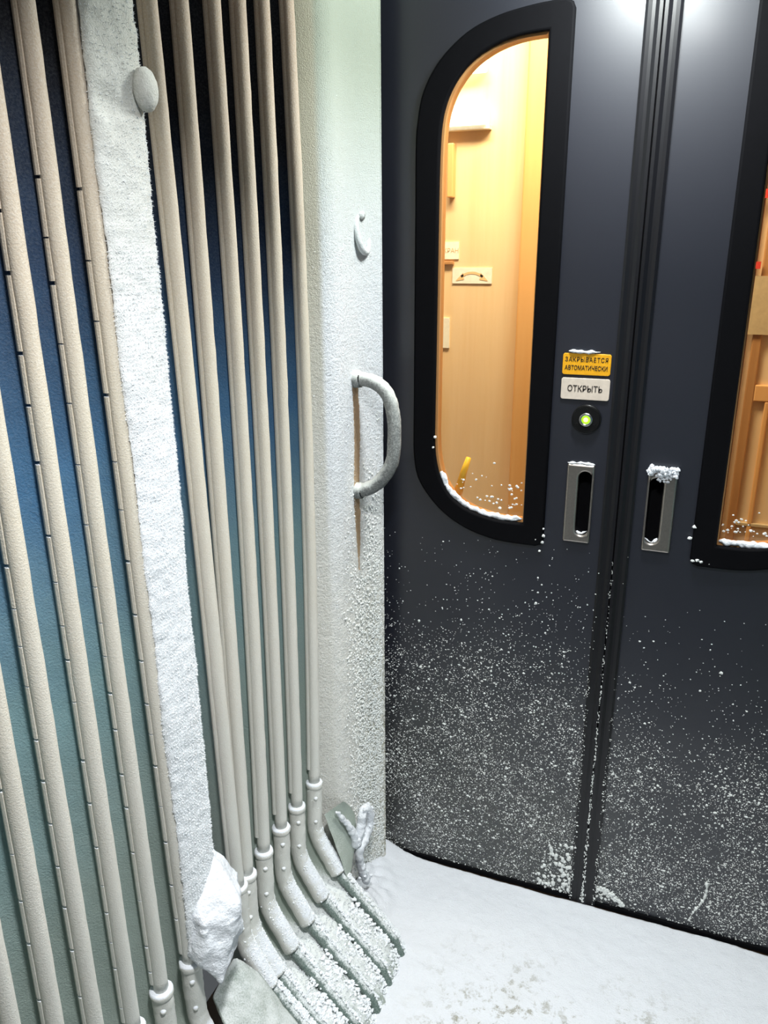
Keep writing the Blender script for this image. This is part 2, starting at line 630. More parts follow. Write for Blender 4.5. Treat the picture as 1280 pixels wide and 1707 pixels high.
# post (the end wall's rounded jamb)
prof = [Vector((-0.80, 1.425, 0)), Vector((-0.745, 1.442, 0)), Vector((-0.722, 1.452, 0)), Vector((-0.704, 1.463, 0)), Vector((-0.692, 1.478, 0)), Vector((PX, 1.500, 0)),
        Vector((PX, 1.55, 0)), Vector((PX, 1.595, 0)), Vector((PX + 0.009, 1.628, 0)), Vector((PX + 0.0225, 1.662, 0)), Vector((PX + 0.022, 1.668, 0)), Vector((PX + 0.015, 1.671, 0)), Vector((-0.80, 1.671, 0))]
prof = resample(catmull(prof, 4), 0.0055)
V, F = [], []
zs = [-0.08 + 0.007 * i for i in range(int(2.40 / 0.007))]
npf = len(prof)
for zv in zs:
    for i, p in enumerate(prof):
        a, b_ = prof[max(i - 1, 0)], prof[min(i + 1, npf - 1)]
        t = b_ - a
        nrm = Vector((t.y, -t.x, 0)).normalized()
        q = Vector((p.x, p.y, zv))
        amt = max(0.0, min(1.0, (1.75 - zv) / 0.9))
        e = (noise.noise(q * 70) * 0.0012 + noise.noise(q * 190) * 0.0012) * (0.25 + amt)
        crumb = max(0.0, min(1.0, (1.15 - zv) / 0.6)) * max(0.0, min(1.0, (p.y - 1.55) / 0.06))
        e += crumb * 0.0042 * noise.noise(q * 110 + Vector((5, 0, 0)))
        if p.y < 1.47 or p.y > 1.669:
            e *= 0.5
        V.append(q + nrm * e)
for j in range(len(zs) - 1):
    for i in range(npf - 1):
        F.append((j * npf + i, j * npf + i + 1, (j + 1) * npf + i + 1, (j + 1) * npf + i))
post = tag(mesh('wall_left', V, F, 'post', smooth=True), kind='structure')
spk = scatter_fur(post, 9000, 0.002, 0.0055, 0.0008, lambda c, n: max(0.01, min(1.0, (1.65 - c.z) / 0.5)) * (0.0 if (abs(c.y - 1.575) < 0.016 and 0.88 < c.z < 1.33) else 1.0) * (1.0 if c.x > -0.70 else 0.25))
fur = spikes('frost_needles', spk, 'fur')
tag(fur, 'short white hoar frost standing on the white post beside the doors', 'frost', kind='stuff')

items = []
rc = random.Random(21)
while len(items) < 5200:
    yv, zv = rc.uniform(1.48, 1.664), rc.uniform(-0.02, 1.25)
    k = max(0.0, min(1.0, (yv - 1.48) / 0.16)) ** 1.5 * max(0.06, min(1.0, (1.15 - zv) / 0.55))
    if rc.random() > k or (abs(yv - 1.575) < 0.02 and zv > 0.87):
        continue
    xv = PX if yv < 1.60 else PX + (yv - 1.60) * 0.34
    r = rc.uniform(0.0012, 0.0032)
    items.append((Vector((xv + 0.0008, yv, zv)), (r * 0.8, r, r)))
tag(blobs('snow_crumbs', items, 'crumb', None, rc), 'crumbs of rime clinging to the lower white post beside the left door', 'snow', kind='stuff')

# snow over the floor plate
KEY = [(0.85, -0.560), (1.15, -0.550), (1.22, -0.542), (1.32, -0.528), (1.385, -0.546), (1.41, -0.625), (1.44, -0.672), (1.50, -0.680), (1.62, -0.684), (1.80, -0.684)]


def left_edge(yv):
    for (ya, xa), (yb, xb) in zip(KEY, KEY[1:]):
        if ya <= yv <= yb:
            return xa + (xb - xa) * (yv - ya) / (yb - ya)
    return KEY[0][1]


V, F = [], []
NY, NX = 180, 210
for j in range(NY + 1):
    yv = 0.85 + (1.7175 - 0.85) * j / NY
    xl = left_edge(yv) + 0.006 * noise.noise(Vector((yv * 30, 0, 0)))
    for i in range(NX + 1):
        s = i / NX
        xv = xl + (0.50 - xl) * s
        q = Vector((xv, yv, 0))
        zv = -0.034 + 0.005 * noise.noise(q * 8) + 0.0020 * noise.noise(q * 34) + 0.0011 * noise.noise(q * 90)
        zv += 0.034 * max(0, 1 - (xv - PX) / 0.14) ** 2 * max(0, (yv - 1.40) / 0.3)      # banked up in the corner
        if yv > 1.385:
            zv += 0.105 * max(0.0, (-0.570 - xv) / 0.11) * min(1.0, (yv - 1.385) / 0.03) * max(0.0, min(1.0, (1.66 - yv) / 0.22)) * (0.8 + 0.5 * noise.noise(q * 40))
        d_ = xv - xl
        if d_ < 0.02 and yv < 1.40:
            zv -= 0.030 * (1 - d_ / 0.02) ** 2
        if yv > 1.712:
            zv -= 0.012 * ((yv - 1.712) / 0.0055) ** 2 * (1 if xv > -0.62 else 0.2)
        V.append((xv, yv, zv))
for j in range(NY):
    for i in range(NX):
        a = j * (NX + 1) + i
        F.append((a, a + 1, a + NX + 2, a + NX + 1))
tag(mesh('snow_cover', V, F, 'floor_snow', smooth=True), 'trodden white snow covering the floor in front of the doors, grimy in patches', 'snow', kind='stuff')

# ------------------------------------------------------------------ bellows
XR = -0.735


def rib_y(ys_, z_):
    """Where a rib stands at height z_: the cloth's pull bows it a little (its place at 2.0, 1.2 and 0.4 m is given)."""
    a, b_, c_ = ys_
    t = (2.0 - max(z_, 0.3)) / 0.8
    return a * (t - 1) * (t - 2) / 2 - b_ * t * (t - 2) + c_ * t * (t - 1) / 2


def rib_path(ys_, x0=XR):
    """Centre line of a pleat rib, top to bottom: plumb, then bent in under the floor."""
    def Y(zv):
        return rib_y(ys_, zv)
    pts = [Vector((x0, Y(z_), z_)) for z_ in (2.36, 2.0, 1.6, 1.2, 0.9, 0.6, 0.45, 0.40, 0.35, 0.30)]
    yl = Y(0.30)
    tail = [(x0 + 0.001, 0.275), (x0 + 0.006, 0.252), (x0 + 0.016, 0.230), (x0 + 0.030, 0.207), (x0 + 0.057, 0.160), (x0 + 0.105, 0.106), (x0 + 0.160, 0.050), (x0 + 0.205, 0.002), (x0 + 0.225, -0.045)]
    pts += [Vector((x_, yl, z_)) for x_, z_ in tail]
    return pts


def path_at(pts, zhi, zlo, step=0.012):
    """The piece of the path between two heights."""
    p = resample(pts, step)
    return [q for q in p if zlo - 1e-6 <= q.z <= zhi + 1e-6]


def make_rib(parent, ys_, nicked=True, seed=0.0, x0=XR):
    pts = rib_path(ys_, x0)
    shaft = path_at(pts, 2.36, 0.395, 0.03)
    r_hi, r_lo = (0.0100, 0.0124) if nicked else (0.0110, 0.0134)
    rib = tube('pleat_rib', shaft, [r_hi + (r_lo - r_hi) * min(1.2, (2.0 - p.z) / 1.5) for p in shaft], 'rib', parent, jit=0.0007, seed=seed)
    # the strip that grips the cloth along the rib's camera side, nicked where the cloth is pleated in
    V, F = [], []
    zz = 2.34
    while zz > 0.44:
        ln = random.uniform(0.05, 0.10) if nicked and zz < 1.75 else 0.10
        cut = random.choice((0.002, 0.004, 0.005)) if nicked and zz < 1.75 else 0.0
        o = len(V)
        for z_ in (zz, max(0.42, zz - ln + cut)):
            yv = rib_y(ys_, z_)
            for dx, dy in ((-0.004, -0.0085), (-0.005, -0.0128), (-0.009, -0.0134), (-0.013, -0.0115), (-0.013, -0.003)):
                kr = (r_hi + (r_lo - r_hi) * min(1.2, (2.0 - z_) / 1.5)) / 0.0126
                V.append((x0 + dx, yv + dy * kr, z_))
        for k in range(4):
            F.append((o + k, o + k + 1, o + k + 6, o + k + 5))
        F += [(o + 4, o + 3, o + 2, o + 1, o), (o + 5, o + 6, o + 7, o + 8, o + 9)]
        zz -= ln
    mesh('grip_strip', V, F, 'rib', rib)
    sl = path_at(pts, 0.398, 0.158, 0.006)
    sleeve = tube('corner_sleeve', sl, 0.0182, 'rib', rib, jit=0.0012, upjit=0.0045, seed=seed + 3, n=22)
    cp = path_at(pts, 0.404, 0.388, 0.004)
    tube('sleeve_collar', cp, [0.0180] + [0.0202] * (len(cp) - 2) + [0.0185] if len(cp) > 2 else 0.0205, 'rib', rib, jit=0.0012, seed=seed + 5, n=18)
    rod = path_at(pts, 0.190, -0.05, 0.006)
    tube('lower_rod', rod, 0.0105, 'rod', rib, jit=0.0012, upjit=0.003, seed=seed + 8, n=12)
    for zb_ in (0.368, 0.305):
        yv = rib_y(ys_, zb_)
        bm = bmesh.new()
        bmesh.ops.create_uvsphere(bm, u_segments=12, v_segments=8, radius=0.0052)
        c_ = Vector((x0 + 0.010, yv - 0.0135, zb_))
        bmesh.ops.translate(bm, verts=bm.verts[:], vec=c_)
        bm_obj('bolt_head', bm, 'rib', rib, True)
    return rib


def make_cloth(parent, ribs, depth):
    """The pleated cloth from rib to rib: folded outward along the flank, bulging with snow on the slope below."""
    V, F = [], []
    NU = 18
    for ra, rb in zip(ribs, ribs[1:]):
        pa = path_at(rib_path(ra), 2.36, -0.05, 0.012)
        pb = path_at(rib_path(rb), 2.36, -0.05, 0.012)
        n_ = min(len(pa), len(pb))
        o = len(V)
        for j in range(n_):
            a, b_ = pa[j], pb[j]
            t = (pa[min(j + 1, n_ - 1)] - pa[max(j - 1, 0)]).normalized()
            outw = Vector((t.z, 0, -t.x)).normalized()          # away from the passage
            low = max(0.0, min(1.0, (0.20 - a.z) / 0.08))
            for i in range(NU + 1):
                u = i / NU
                base = a.lerp(b_, u)
                s = math.sin(math.pi * u) ** 0.55
                fold = depth * s
                hump = -0.017 * math.sin(math.pi * u ** 0.62) + 0.008 * u
                q = base + outw * (fold * (1 - low) + hump * low + 0.004)
                rough = 0.0014 + 0.0050 * low
                e = rough * (noise.noise(q * 95) + 0.7 * noise.noise(q * 210)) + 0.004 * noise.noise(Vector((q.x, q.y, q.z * 0.5)) * 14)
                if 0 < i < NU:
                    q = q - outw * e
                V.append(q)
        for j in range(n_ - 1):
            for i in range(NU):
                k = o + j * (NU + 1) + i
                F.append((k, k + 1, k + NU + 2, k + NU + 1))
    return mesh('pleated_cloth', V, F, 'fabric', parent, True)


NEAR = [(0.400, 0.400, 0.400), (0.465, 0.465, 0.465), (0.530, 0.530, 0.529), (0.595, 0.596, 0.593), (0.661, 0.660, 0.662), (0.727, 0.731, 0.736), (0.792, 0.799, 0.810), (0.842, 0.856, 0.876)]
FAR = [(1.016, 1.039, 1.058), (1.093, 1.096, 1.093), (1.178, 1.181, 1.162), (1.254, 1.253, 1.238), (1.333, 1.332, 1.313), (1.422, 1.432, 1.402)]

near_b = tag(empty('gangway_bellows', (XR, 0.63, 0.0)), 'nearer pleated bellows of blue-green cloth and pale ribs, left of the snowy column', 'bellows', 'bellows along the left side')
far_b = tag(empty('gangway_bellows', (XR, 1.21, 0.0)), 'farther pleated bellows of close pale ribs between the snowy column and the white post', 'bellows', 'bellows along the left side')
for i, r_ in enumerate(NEAR):
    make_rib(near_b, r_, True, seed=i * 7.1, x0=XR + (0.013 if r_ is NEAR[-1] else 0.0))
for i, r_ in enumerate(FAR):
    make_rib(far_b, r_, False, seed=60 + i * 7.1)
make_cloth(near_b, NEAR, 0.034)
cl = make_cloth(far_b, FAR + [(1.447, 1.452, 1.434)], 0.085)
# rime on the slope of the farther bellows and on its sleeves
sp = scatter_fur(cl, 6000, 0.003, 0.007, 0.0009, lambda c, n: (1.0 if c.z < 0.15 else 0.0) * (1.0 if n.z > 0.1 or True else 0))
for ch in list(far_b.children):
    for s_ in ch.children:
        if s_.name.startswith('corner_sleeve'):
            sp += scatter_fur(s_, 500, 0.002, 0.005, 0.0008, lambda c, n: max(0.0, n.z - 0.1))
sp = [(p if p.x < 10 else p, d_ if d_.z > -0.3 else -d_, l, w) for p, d_, l, w in sp]
fu = spikes('rime_needles', sp, 'fur', far_b)
fu['kind'] = 'stuff'

crust = []
for r_ in FAR:
    low = [p for p in rib_path(r_) if p.z < 0.17]
    low = resample(low, 0.004)
    for _ in range(420):
        p = random.choice(low)
        k = random.random()
        q = p + Vector((0.67, 0, 0.74)) * (0.0085 + random.gauss(0, 0.0012)) * (1.0 - 0.7 * k) + Vector((0, 0.004 + 0.022 * k, 0.006 * (1 - k)))
        crust.append((q, (random.uniform(0.0018, 0.0042), random.uniform(0.0018, 0.0045), random.uniform(0.0018, 0.004))))
    mid_ = resample([p for p in rib_path(r_) if 0.158 < p.z < 0.285], 0.003)
    for _ in range(800):
        p = random.choice(mid_)
        if random.random() > (0.30 - p.z) / 0.10:
            continue
        w = random.gauss(0.35, 0.55)
        q = p + (Vector((0.80, 0, 0.60)) * math.cos(w) + Vector((0, 1, 0)) * math.sin(w)) * 0.0186
        crust.append((q, (random.uniform(0.0010, 0.0024),) * 3))
for (ra, rb) in zip(FAR, FAR[1:]):
    la, lb = [resample([p for p in rib_path(r_) if p.z < 0.15], 0.004) for r_ in (ra, rb)]
    for _ in range(260):
        k = random.randrange(min(len(la), len(lb)))
        u = random.uniform(0.15, 0.85)
        q = la[k].lerp(lb[k], u) + Vector((0.67, 0, 0.74)) * (0.010 * math.sin(math.pi * u ** 0.62))
        crust.append((q, (random.uniform(0.0020, 0.0060), random.uniform(0.002, 0.006), random.uniform(0.0015, 0.0035))))
fu = blobs('snow_crust', crust, 'fur', far_b)
fu['kind'] = 'stuff'

# flap of snowed cloth at the foot, where the two bellows meet
V, F = [], []
NU, NV = 26, 30
for j in range(NV + 1):
    v = j / NV
    for i in range(NU + 1):
        u = i / NU
        top = Vector((-0.724, 0.932, 0.250)).lerp(Vector((-0.690, 1.030, 0.218)), u)
        top.z += 0.046 * max(0.0, 1 - abs(u - 0.5) / 0.5)
        bot = Vector((-0.590, 0.872, 0.050)).lerp(Vector((-0.500, 1.040, -0.045)), u)
        q = top.lerp(bot, v)
        q.z += 0.020 * math.sin(math.pi * u) * (1 - 0.3 * v) + 0.010 * math.sin(math.pi * v)
        q += Vector((0.7, 0, 0.7)) * (0.0022 * noise.noise(q * 100) + 0.004 * noise.noise(q * 25))
        V.append(q)
for j in range(NV):
    for i in range(NU):
        k = j * (NU + 1) + i
        F.append((k, k + 1, k + NU + 2, k + NU + 1))
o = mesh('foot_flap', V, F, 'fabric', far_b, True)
sm = o.modifiers.new('thickness', 'SOLIDIFY')
sm.thickness = 0.006

# ------------------------------------------------------------------ snowy column between the bellows
colm = tag(empty('coupling_column', (-0.73, 0.90, 0.0)), 'wide upright column furred thick with white frost, between the two bellows', 'column')
V, F = [], []
prof = [Vector((-0.790, 0.908, 0)), Vector((-0.740, 0.906, 0)), Vector((-0.719, 0.898, 0)), Vector((-0.7155, 0.880, 0)), Vector((-0.711, 0.869, 0)), Vector((-0.705, 0.872, 0)), Vector((-0.700, 0.888, 0)), Vector((-0.697, 0.915, 0)), Vector((-0.700, 0.936, 0)), Vector((-0.708, 0.946, 0)), Vector((-0.725, 0.950, 0)), Vector((-0.790, 0.950, 0))]
prof = resample(catmull(prof, 4), 0.0045)
zs = [0.42 + 0.0065 * i for i in range(int((2.36 - 0.42) / 0.0065))]
npf = len(prof)
for zv in zs:
    t_ = min(1.2, (2.0 - zv) / 1.6)
    y_lo, y_hi = 0.844 + 0.020 * t_, 0.950 + 0.006 * t_
    for i, p in enumerate(prof):
        a, b_ = prof[max(i - 1, 0)], prof[min(i + 1, npf - 1)]
        t = b_ - a
        nrm = Vector((t.y, -t.x, 0)).normalized()
        q = Vector((p.x, y_lo + (p.y - 0.868) / 0.082 * (y_hi - y_lo), zv))
        e = 0.0018 * noise.noise(q * 60) + 0.0020 * noise.noise(q * 160) + 0.004 * noise.noise(Vector((q.x * 20, q.y * 20, q.z * 5)))
        dd = (q - Vector((-0.705, 0.872, 1.775))).length                     # the dimple beside the knob
        e -= 0.010 * math.exp(-(dd / 0.016) ** 2)
        V.append(q + nrm * e)
for j in range(len(zs) - 1):
    for i in range(npf - 1):
        F.append((j * npf + i, j * npf + i + 1, (j + 1) * npf + i + 1, (j + 1) * npf + i))
body = mesh('column_body', V, F, 'panel', colm, True)


def fur_pick(c, n):
    k = 1.0 if c.z < 1.6 else 0.35
    return k * (2.2 if n.y > 0.3 else 1.0) * (0.0 if c.x < -0.745 else 1.0)


fu = spikes('rime_needles', scatter_fur(body, 60000, 0.0015, 0.0050, 0.0005, fur_pick, 0.8), 'fur', colm)
fu['kind'] = 'stuff'
bm = bmesh.new()
bmesh.ops.create_icosphere(bm, subdivisions=4, radius=1.0)
for v in bm.verts:
    e = 1 + 0.05 * noise.noise(v.co * 3) + 0.03 * noise.noise(v.co * 14)
    v.co = Vector((v.co.x * 0.014, v.co.y * 0.019, v.co.z * 0.026)) * e + Vector((-0.688, 0.930, 1.795))
bm_obj('latch_knob', bm, 'panel', colm, True)
tube('knob_stem', [Vector((-0.72, 0.930, 1.795)), Vector((-0.692, 0.930, 1.795))], 0.007, 'rib', colm)

# block of snow lodged on the column's foot
hull = [(-0.720, 0.890, 0.556), (-0.725, 0.955, 0.598), (-0.640, 0.930, 0.512), (-0.645, 0.905, 0.475), (-0.680, 0.868, 0.500), (-0.660, 0.940, 0.405), (-0.655, 0.868, 0.380),
        (-0.685, 0.858, 0.425), (-0.765, 0.885, 0.55), (-0.765, 0.97, 0.58), (-0.765, 0.88, 0.43), (-0.765, 0.96, 0.40), (-0.690, 1.000, 0.500), (-0.690, 0.985, 0.400)]
bm = bmesh.new()
for h_ in hull:
    bm.verts.new(h_)
bmesh.ops.convex_hull(bm, input=bm.verts[:])
bmesh.ops.delete(bm, geom=[v for v in bm.verts if not v.link_faces], context='VERTS')
tmp = bm_obj('tmp', bm, None)
rm = tmp.modifiers.new('r', 'REMESH')
rm.mode = 'VOXEL'
rm.voxel_size = 0.0032
dg = bpy.context.evaluated_depsgraph_get()
me = bpy.data.meshes.new_from_object(tmp.evaluated_get(dg))
bpy.data.objects.remove(tmp)
bm = bmesh.new()
bm.from_mesh(me)
for _ in range(3):
    bmesh.ops.smooth_vert(bm, verts=bm.verts[:], factor=0.5, use_axis_x=True, use_axis_y=True, use_axis_z=True)
for v in bm.verts:
    q = v.co.copy()
    crack = 0.006 * max(0.0, noise.noise(q * 38 + Vector((2, 2, 0)))) if q.z < 0.49 else 0.0
    v.co = q + v.normal * (0.005 * noise.noise(q * 30) + 0.0012 * noise.noise(q * 110) + 0.0008 * noise.noise(q * 260) + crack)
tag(bm_obj('snow_block', bm, 'snow', None, True), 'lump of packed white snow lodged at the foot of the frosted column', 'snow lump')

# ------------------------------------------------------------------ grab handle on the post
gh = tag(empty('grab_handle', (PX, 1.57, 1.2)), 'frosted curved metal grab handle bolted upright to the white post', 'handle')
pts = [(-0.690, 1.335), (-0.658, 1.335), (-0.633, 1.327), (-0.614, 1.312), (-0.601, 1.288), (-0.594, 1.251), (-0.593, 1.212), (-0.597, 1.164), (-0.611, 1.131), (-0.635, 1.103), (-0.660, 1.088), (-0.690, 1.078)]
hp = resample(catmull([Vector((a, 1.57, z_)) for a, z_ in pts], 8), 0.004)
tube('bar', hp, 0.0150, 'bar', gh, jit=0.0009, upjit=0.0015, seed=2.0, n=24)
for zc, xs_ in ((1.335, 0.0), (1.082, 0.0)):
    cp = [Vector((-0.694, 1.57, zc - 0.001)), Vector((-0.690, 1.57, zc)), Vector((-0.676, 1.57, zc + 0.0005)), Vector((-0.672, 1.57, zc + 0.001))]
    tube('mounting_collar', resample(cp, 0.004), 0.0185, 'bar', gh, jit=0.0009, upjit=0.001, seed=zc, n=24)
    tube('collar_groove', [Vector((-0.6725, 1.57, zc + 0.001)), Vector((-0.6695, 1.57, zc + 0.001))], 0.0152, 'dark', gh, n=20)

# ring fitting higher on the post
rp = []
for k in range(33):
    a = math.radians(-250 + 320 * k / 32)
    rp.append(Vector((PX + 0.004 - 0.008 * math.sin(a), 1.612 + 0.026 * math.cos(a), 1.632 + 0.036 * math.sin(a))))
ring = tag(empty('tie_ring', (PX, 1.612, 1.632)), 'small snowed-over ring fixed to the white post above the grab handle', 'ring')
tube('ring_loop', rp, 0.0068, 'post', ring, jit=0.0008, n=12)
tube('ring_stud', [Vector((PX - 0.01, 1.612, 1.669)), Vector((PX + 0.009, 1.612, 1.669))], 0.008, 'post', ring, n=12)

# snowed-over knot of cord at the foot of the post
kn = tag(empty('frosted_cord', (-0.66, 1.47, 0.1)), 'snow-crusted loop of cord hanging at the foot of the white post', 'cord')
loop = catmull([Vector(p) for p in ((-0.692, 1.425, 0.310), (-0.678, 1.447, 0.270), (-0.665, 1.466, 0.220), (-0.660, 1.475, 0.185), (-0.655, 1.495, 0.235), (-0.655, 1.505, 0.262), (-0.650, 1.527, 0.250), (-0.650, 1.532, 0.205), (-0.652, 1.505, 0.175), (-0.655, 1.480, 0.165), (-0.655, 1.486, 0.105), (-0.645, 1.500, 0.050))], 8)
tube('cord_loop', resample(loop, 0.004), [0.0030 + 0.0080 * min(1, i / 30) for i in range(len(resample(loop, 0.004)))], 'snow', kn, jit=0.004, upjit=0.003, n=14)
lump = []
for k in range(60):
    q = random.choice(loop[18:])
    lump.append((q + Vector((random.gauss(0, 0.004), random.gauss(0, 0.008), random.gauss(0, 0.008))), (random.uniform(0.003, 0.008),) * 3))
fu = blobs('snow_crust', lump, 'snow', kn)
# cloth tongue between last rib and post
V, F = [], []
for j in range(15):
    v = j / 14
    for i in range(13):
        u = i / 12
        a = Vector((-0.712 + 0.062 * v, 1.405 - 0.01 * v, 0.312 - 0.17 * v))
        b_ = Vector((-0.690 + 0.03 * v, 1.43 + 0.075 * math.sin(math.pi * (0.15 + 0.8 * v)), 0.312 - 0.17 * v))
        q = a.lerp(b_, u)
        q += Vector((0.002, 0, 0.002)) * noise.noise(q * 80)
        V.append(q)
for j in range(14):
    for i in range(12):
        k = j * 13 + i
        F.append((k, k + 1, k + 14, k + 13))
mesh('end_tongue', V, F, 'fabric', far_b, True)
# ------------------------------------------------------------------ the doors


def mirror(pts):
    return [(2 * SEAM - a, z_) for a, z_ in pts]


def smooth2(pts, k=5):
    return [(p.x, p.y) for p in catmull([Vector((a, z_, 0)) for a, z_ in pts], k)]


IN_TOP = [(-0.548, 1.72), (-0.547, 1.786), (-0.544, 1.842), (-0.536, 1.880), (-0.518, 1.918), (-0.486, 1.954), (-0.441, 1.980), (-0.389, 1.994), (-0.331, 1.998)]
IN_BOT = [(-0.332, 0.997), (-0.395, 0.998), (-0.454, 1.011), (-0.495, 1.033), (-0.520, 1.060), (-0.537, 1.095), (-0.547, 1.140), (-0.550, 1.190)]
OUT_TOP = [(-0.601, 1.70), (-0.601, 1.80), (-0.598, 1.850), (-0.585, 1.910), (-0.550, 1.965), (-0.494, 2.010), (-0.430, 2.034), (-0.356, 2.046), (-0.300, 2.049)]
OUT_BOT = [(-0.300, 0.945), (-0.393, 0.948), (-0.472, 0.970), (-0.536, 1.011), (-0.585, 1.072), (-0.600, 1.130), (-0.602, 1.20)]
GL_IN = smooth2(IN_TOP) + smooth2(IN_BOT)
FR_OUT = smooth2(OUT_TOP) + [(-0.288, 2.043), (-0.283, 2.032), (-0.283, 0.962), (-0.288, 0.950)] + smooth2(OUT_BOT)
PULL_Z0, PULL_Z1 = 0.966, 1.149


def grow(pts, d_):
    cx = sum(p[0] for p in pts) / len(pts)
    cz = sum(p[1] for p in pts) / len(pts)
    out = []
    n_ = len(pts)
    for i in range(n_):
        a, b_ = Vector((*pts[i - 1], 0)), Vector((*pts[(i + 1) % n_], 0))
        t = (b_ - a).normalized()
        nr = Vector((t.y, -t.x, 0))
        if nr.dot(Vector((pts[i][0] - cx, pts[i][1] - cz, 0))) < 0:
            nr = -nr
        out.append((pts[i][0] + nr.x * d_, pts[i][1] + nr.y * d_))
    return out


def make_door(idx, flip, label):
    mir = mirror if flip else (lambda p: p)
    root = tag(empty('door_%d' % idx, ((0.1 if flip else -0.4), DY + 0.02, -0.045)), label, 'door', kind='structure')
    x_out, x_in = -0.80, -0.150
    outer = [(x_out, -0.042), (x_in, -0.042), (x_in, 2.22), (x_out, 2.22)]
    hole = grow(GL_IN, 0.004)
    slot = rounded_rect(-0.2135, -0.1855, 0.984, 1.133, 0.0138)
    plate('door_panel', mir(outer), [mir(hole), mir(grow(slot, 0.002))], DY, DY + 0.036, 'door', root, 0.0015)
    fr = plate('window_frame', mir(FR_OUT), [mir(GL_IN)], DY - 0.011, DY + 0.004, 'black_rubber', root, 0.005)
    rim = plate('window_rim', mir(grow(GL_IN, 0.003)), [mir(grow(GL_IN, -0.0035))], DY + 0.0045, DY + 0.034, 'wood_brown', root)
    plate('window_glass', mir(grow(GL_IN, 0.002)), [], DY + 0.014, DY + 0.018, 'glass', root)
    # recessed pull
    pl_out = rounded_rect(-0.240, -0.180, PULL_Z0, PULL_Z1, 0.004)
    plp = plate('pull_plate', mir(pl_out), [mir(slot)], DY - 0.008, DY + 0.002, 'steel', root, 0.0045)
    bm = bmesh.new()
    ol = mir(grow(slot, 0.0018))
    f_ = [bm.verts.new((a, DY - 0.001, z_)) for a, z_ in ol]
    b_ = [bm.verts.new((a, DY + 0.033, z_)) for a, z_ in ol]
    for i in range(len(ol)):
        k = (i + 1) % len(ol)
        bm.faces.new((f_[i], f_[k], b_[k], b_[i]))
    bm.faces.new(b_)
    bm_obj('pull_recess', bm, 'dark', plp)
    # rubber lip along the meeting edge
    xs_ = [(-0.157, 0.0), (-0.157, -0.006), (-0.152, -0.009), (-0.145, -0.007), (-0.139, -0.007), (-0.132, -0.012), (-0.1258, -0.012), (-0.1242, -0.006), (-0.1242, 0.03), (-0.157, 0.03)]
    if flip:
        xs_ = [(2 * SEAM - a, d_) for a, d_ in xs_]
    V, F = [], []
    n_ = len(xs_)
    for z_ in (-0.040, 2.22):
        V += [(a, DY + d_, z_) for a, d_ in xs_]
    for i in range(n_):
        k = (i + 1) % n_
        F.append((i, k, n_ + k, n_ + i))
    F += [tuple(range(n_)), tuple(range(2 * n_ - 1, n_ - 1, -1))]
    bm = bmesh.new()
    me = bpy.data.meshes.new('t')
    me.from_pydata(V, [], F)
    bm.from_mesh(me)
    bm_obj('edge_seal', bm, 'seal', root)
    # bottom lip
    box('bottom_lip', ((x_out if not flip else 2 * SEAM - x_in) + 0.002, DY - 0.006, -0.0415), ((x_in if not flip else 2 * SEAM - x_out) - 0.002, DY + 0.0, -0.027), 'black_rubber', root, 0.002)
    return root


make_door(1, False, 'dark slate sliding door leaf with round-cornered lit window, signs and green button')
make_door(2, True, 'dark slate sliding door leaf cut off by the right edge, steel pull capped with snow')

# signs and the button on the left leaf
s1 = tag(empty('door_sign', (-0.215, DY, 1.367)), 'small yellow sign plate with two lines of black lettering, above the white plate', 'sign', 'sign plates on the door')
plate('sign_plate', rounded_rect(-0.2655, -0.165, 1.3445, 1.3895, 0.005), [], DY - 0.0035, DY, 'yellow_plate', s1, 0.0008)
text('lettering', 'ЗАКРЫВАЕТСЯ', -0.2155, 1.3765, DY - 0.0039, 0.0130, 'ink', s1, space=1.2, width=0.089, bold=0.00012)
text('lettering', 'АВТОМАТИЧЕСКИ', -0.2155, 1.3590, DY - 0.0039, 0.0130, 'ink', s1, width=0.089, bold=0.0002)
s2 = tag(empty('door_sign', (-0.215, DY, 1.314)), 'small whitish sign plate with one black word, above the green button', 'sign', 'sign plates on the door')
plate('sign_plate', rounded_rect(-0.2655, -0.1635, 1.2915, 1.3375, 0.005), [], DY - 0.0035, DY, 'white_plate', s2, 0.0008)
text('lettering', 'ОТКРЫТЬ', -0.2150, 1.3145, DY - 0.0039, 0.0180, 'ink', s2, width=0.073, bold=0.0002)

bt = tag(empty('push_button', (-0.207, DY, 1.250)), 'round black push button with a glowing green centre, under the white sign', 'button')


def disc(name, x, z_, r0, r1, y0, y1, mat, parent, n=40):
    bm = bmesh.new()
    bmesh.ops.create_cone(bm, cap_ends=True, segments=n, radius1=r0, radius2=r1, depth=y0 - y1)
    bmesh.ops.transform(bm, matrix=Matrix.Translation((x, (y0 + y1) / 2, z_)) @ Matrix.Rotation(math.radians(90), 4, 'X'), verts=bm.verts[:])
    return bm_obj(name, bm, mat, parent)


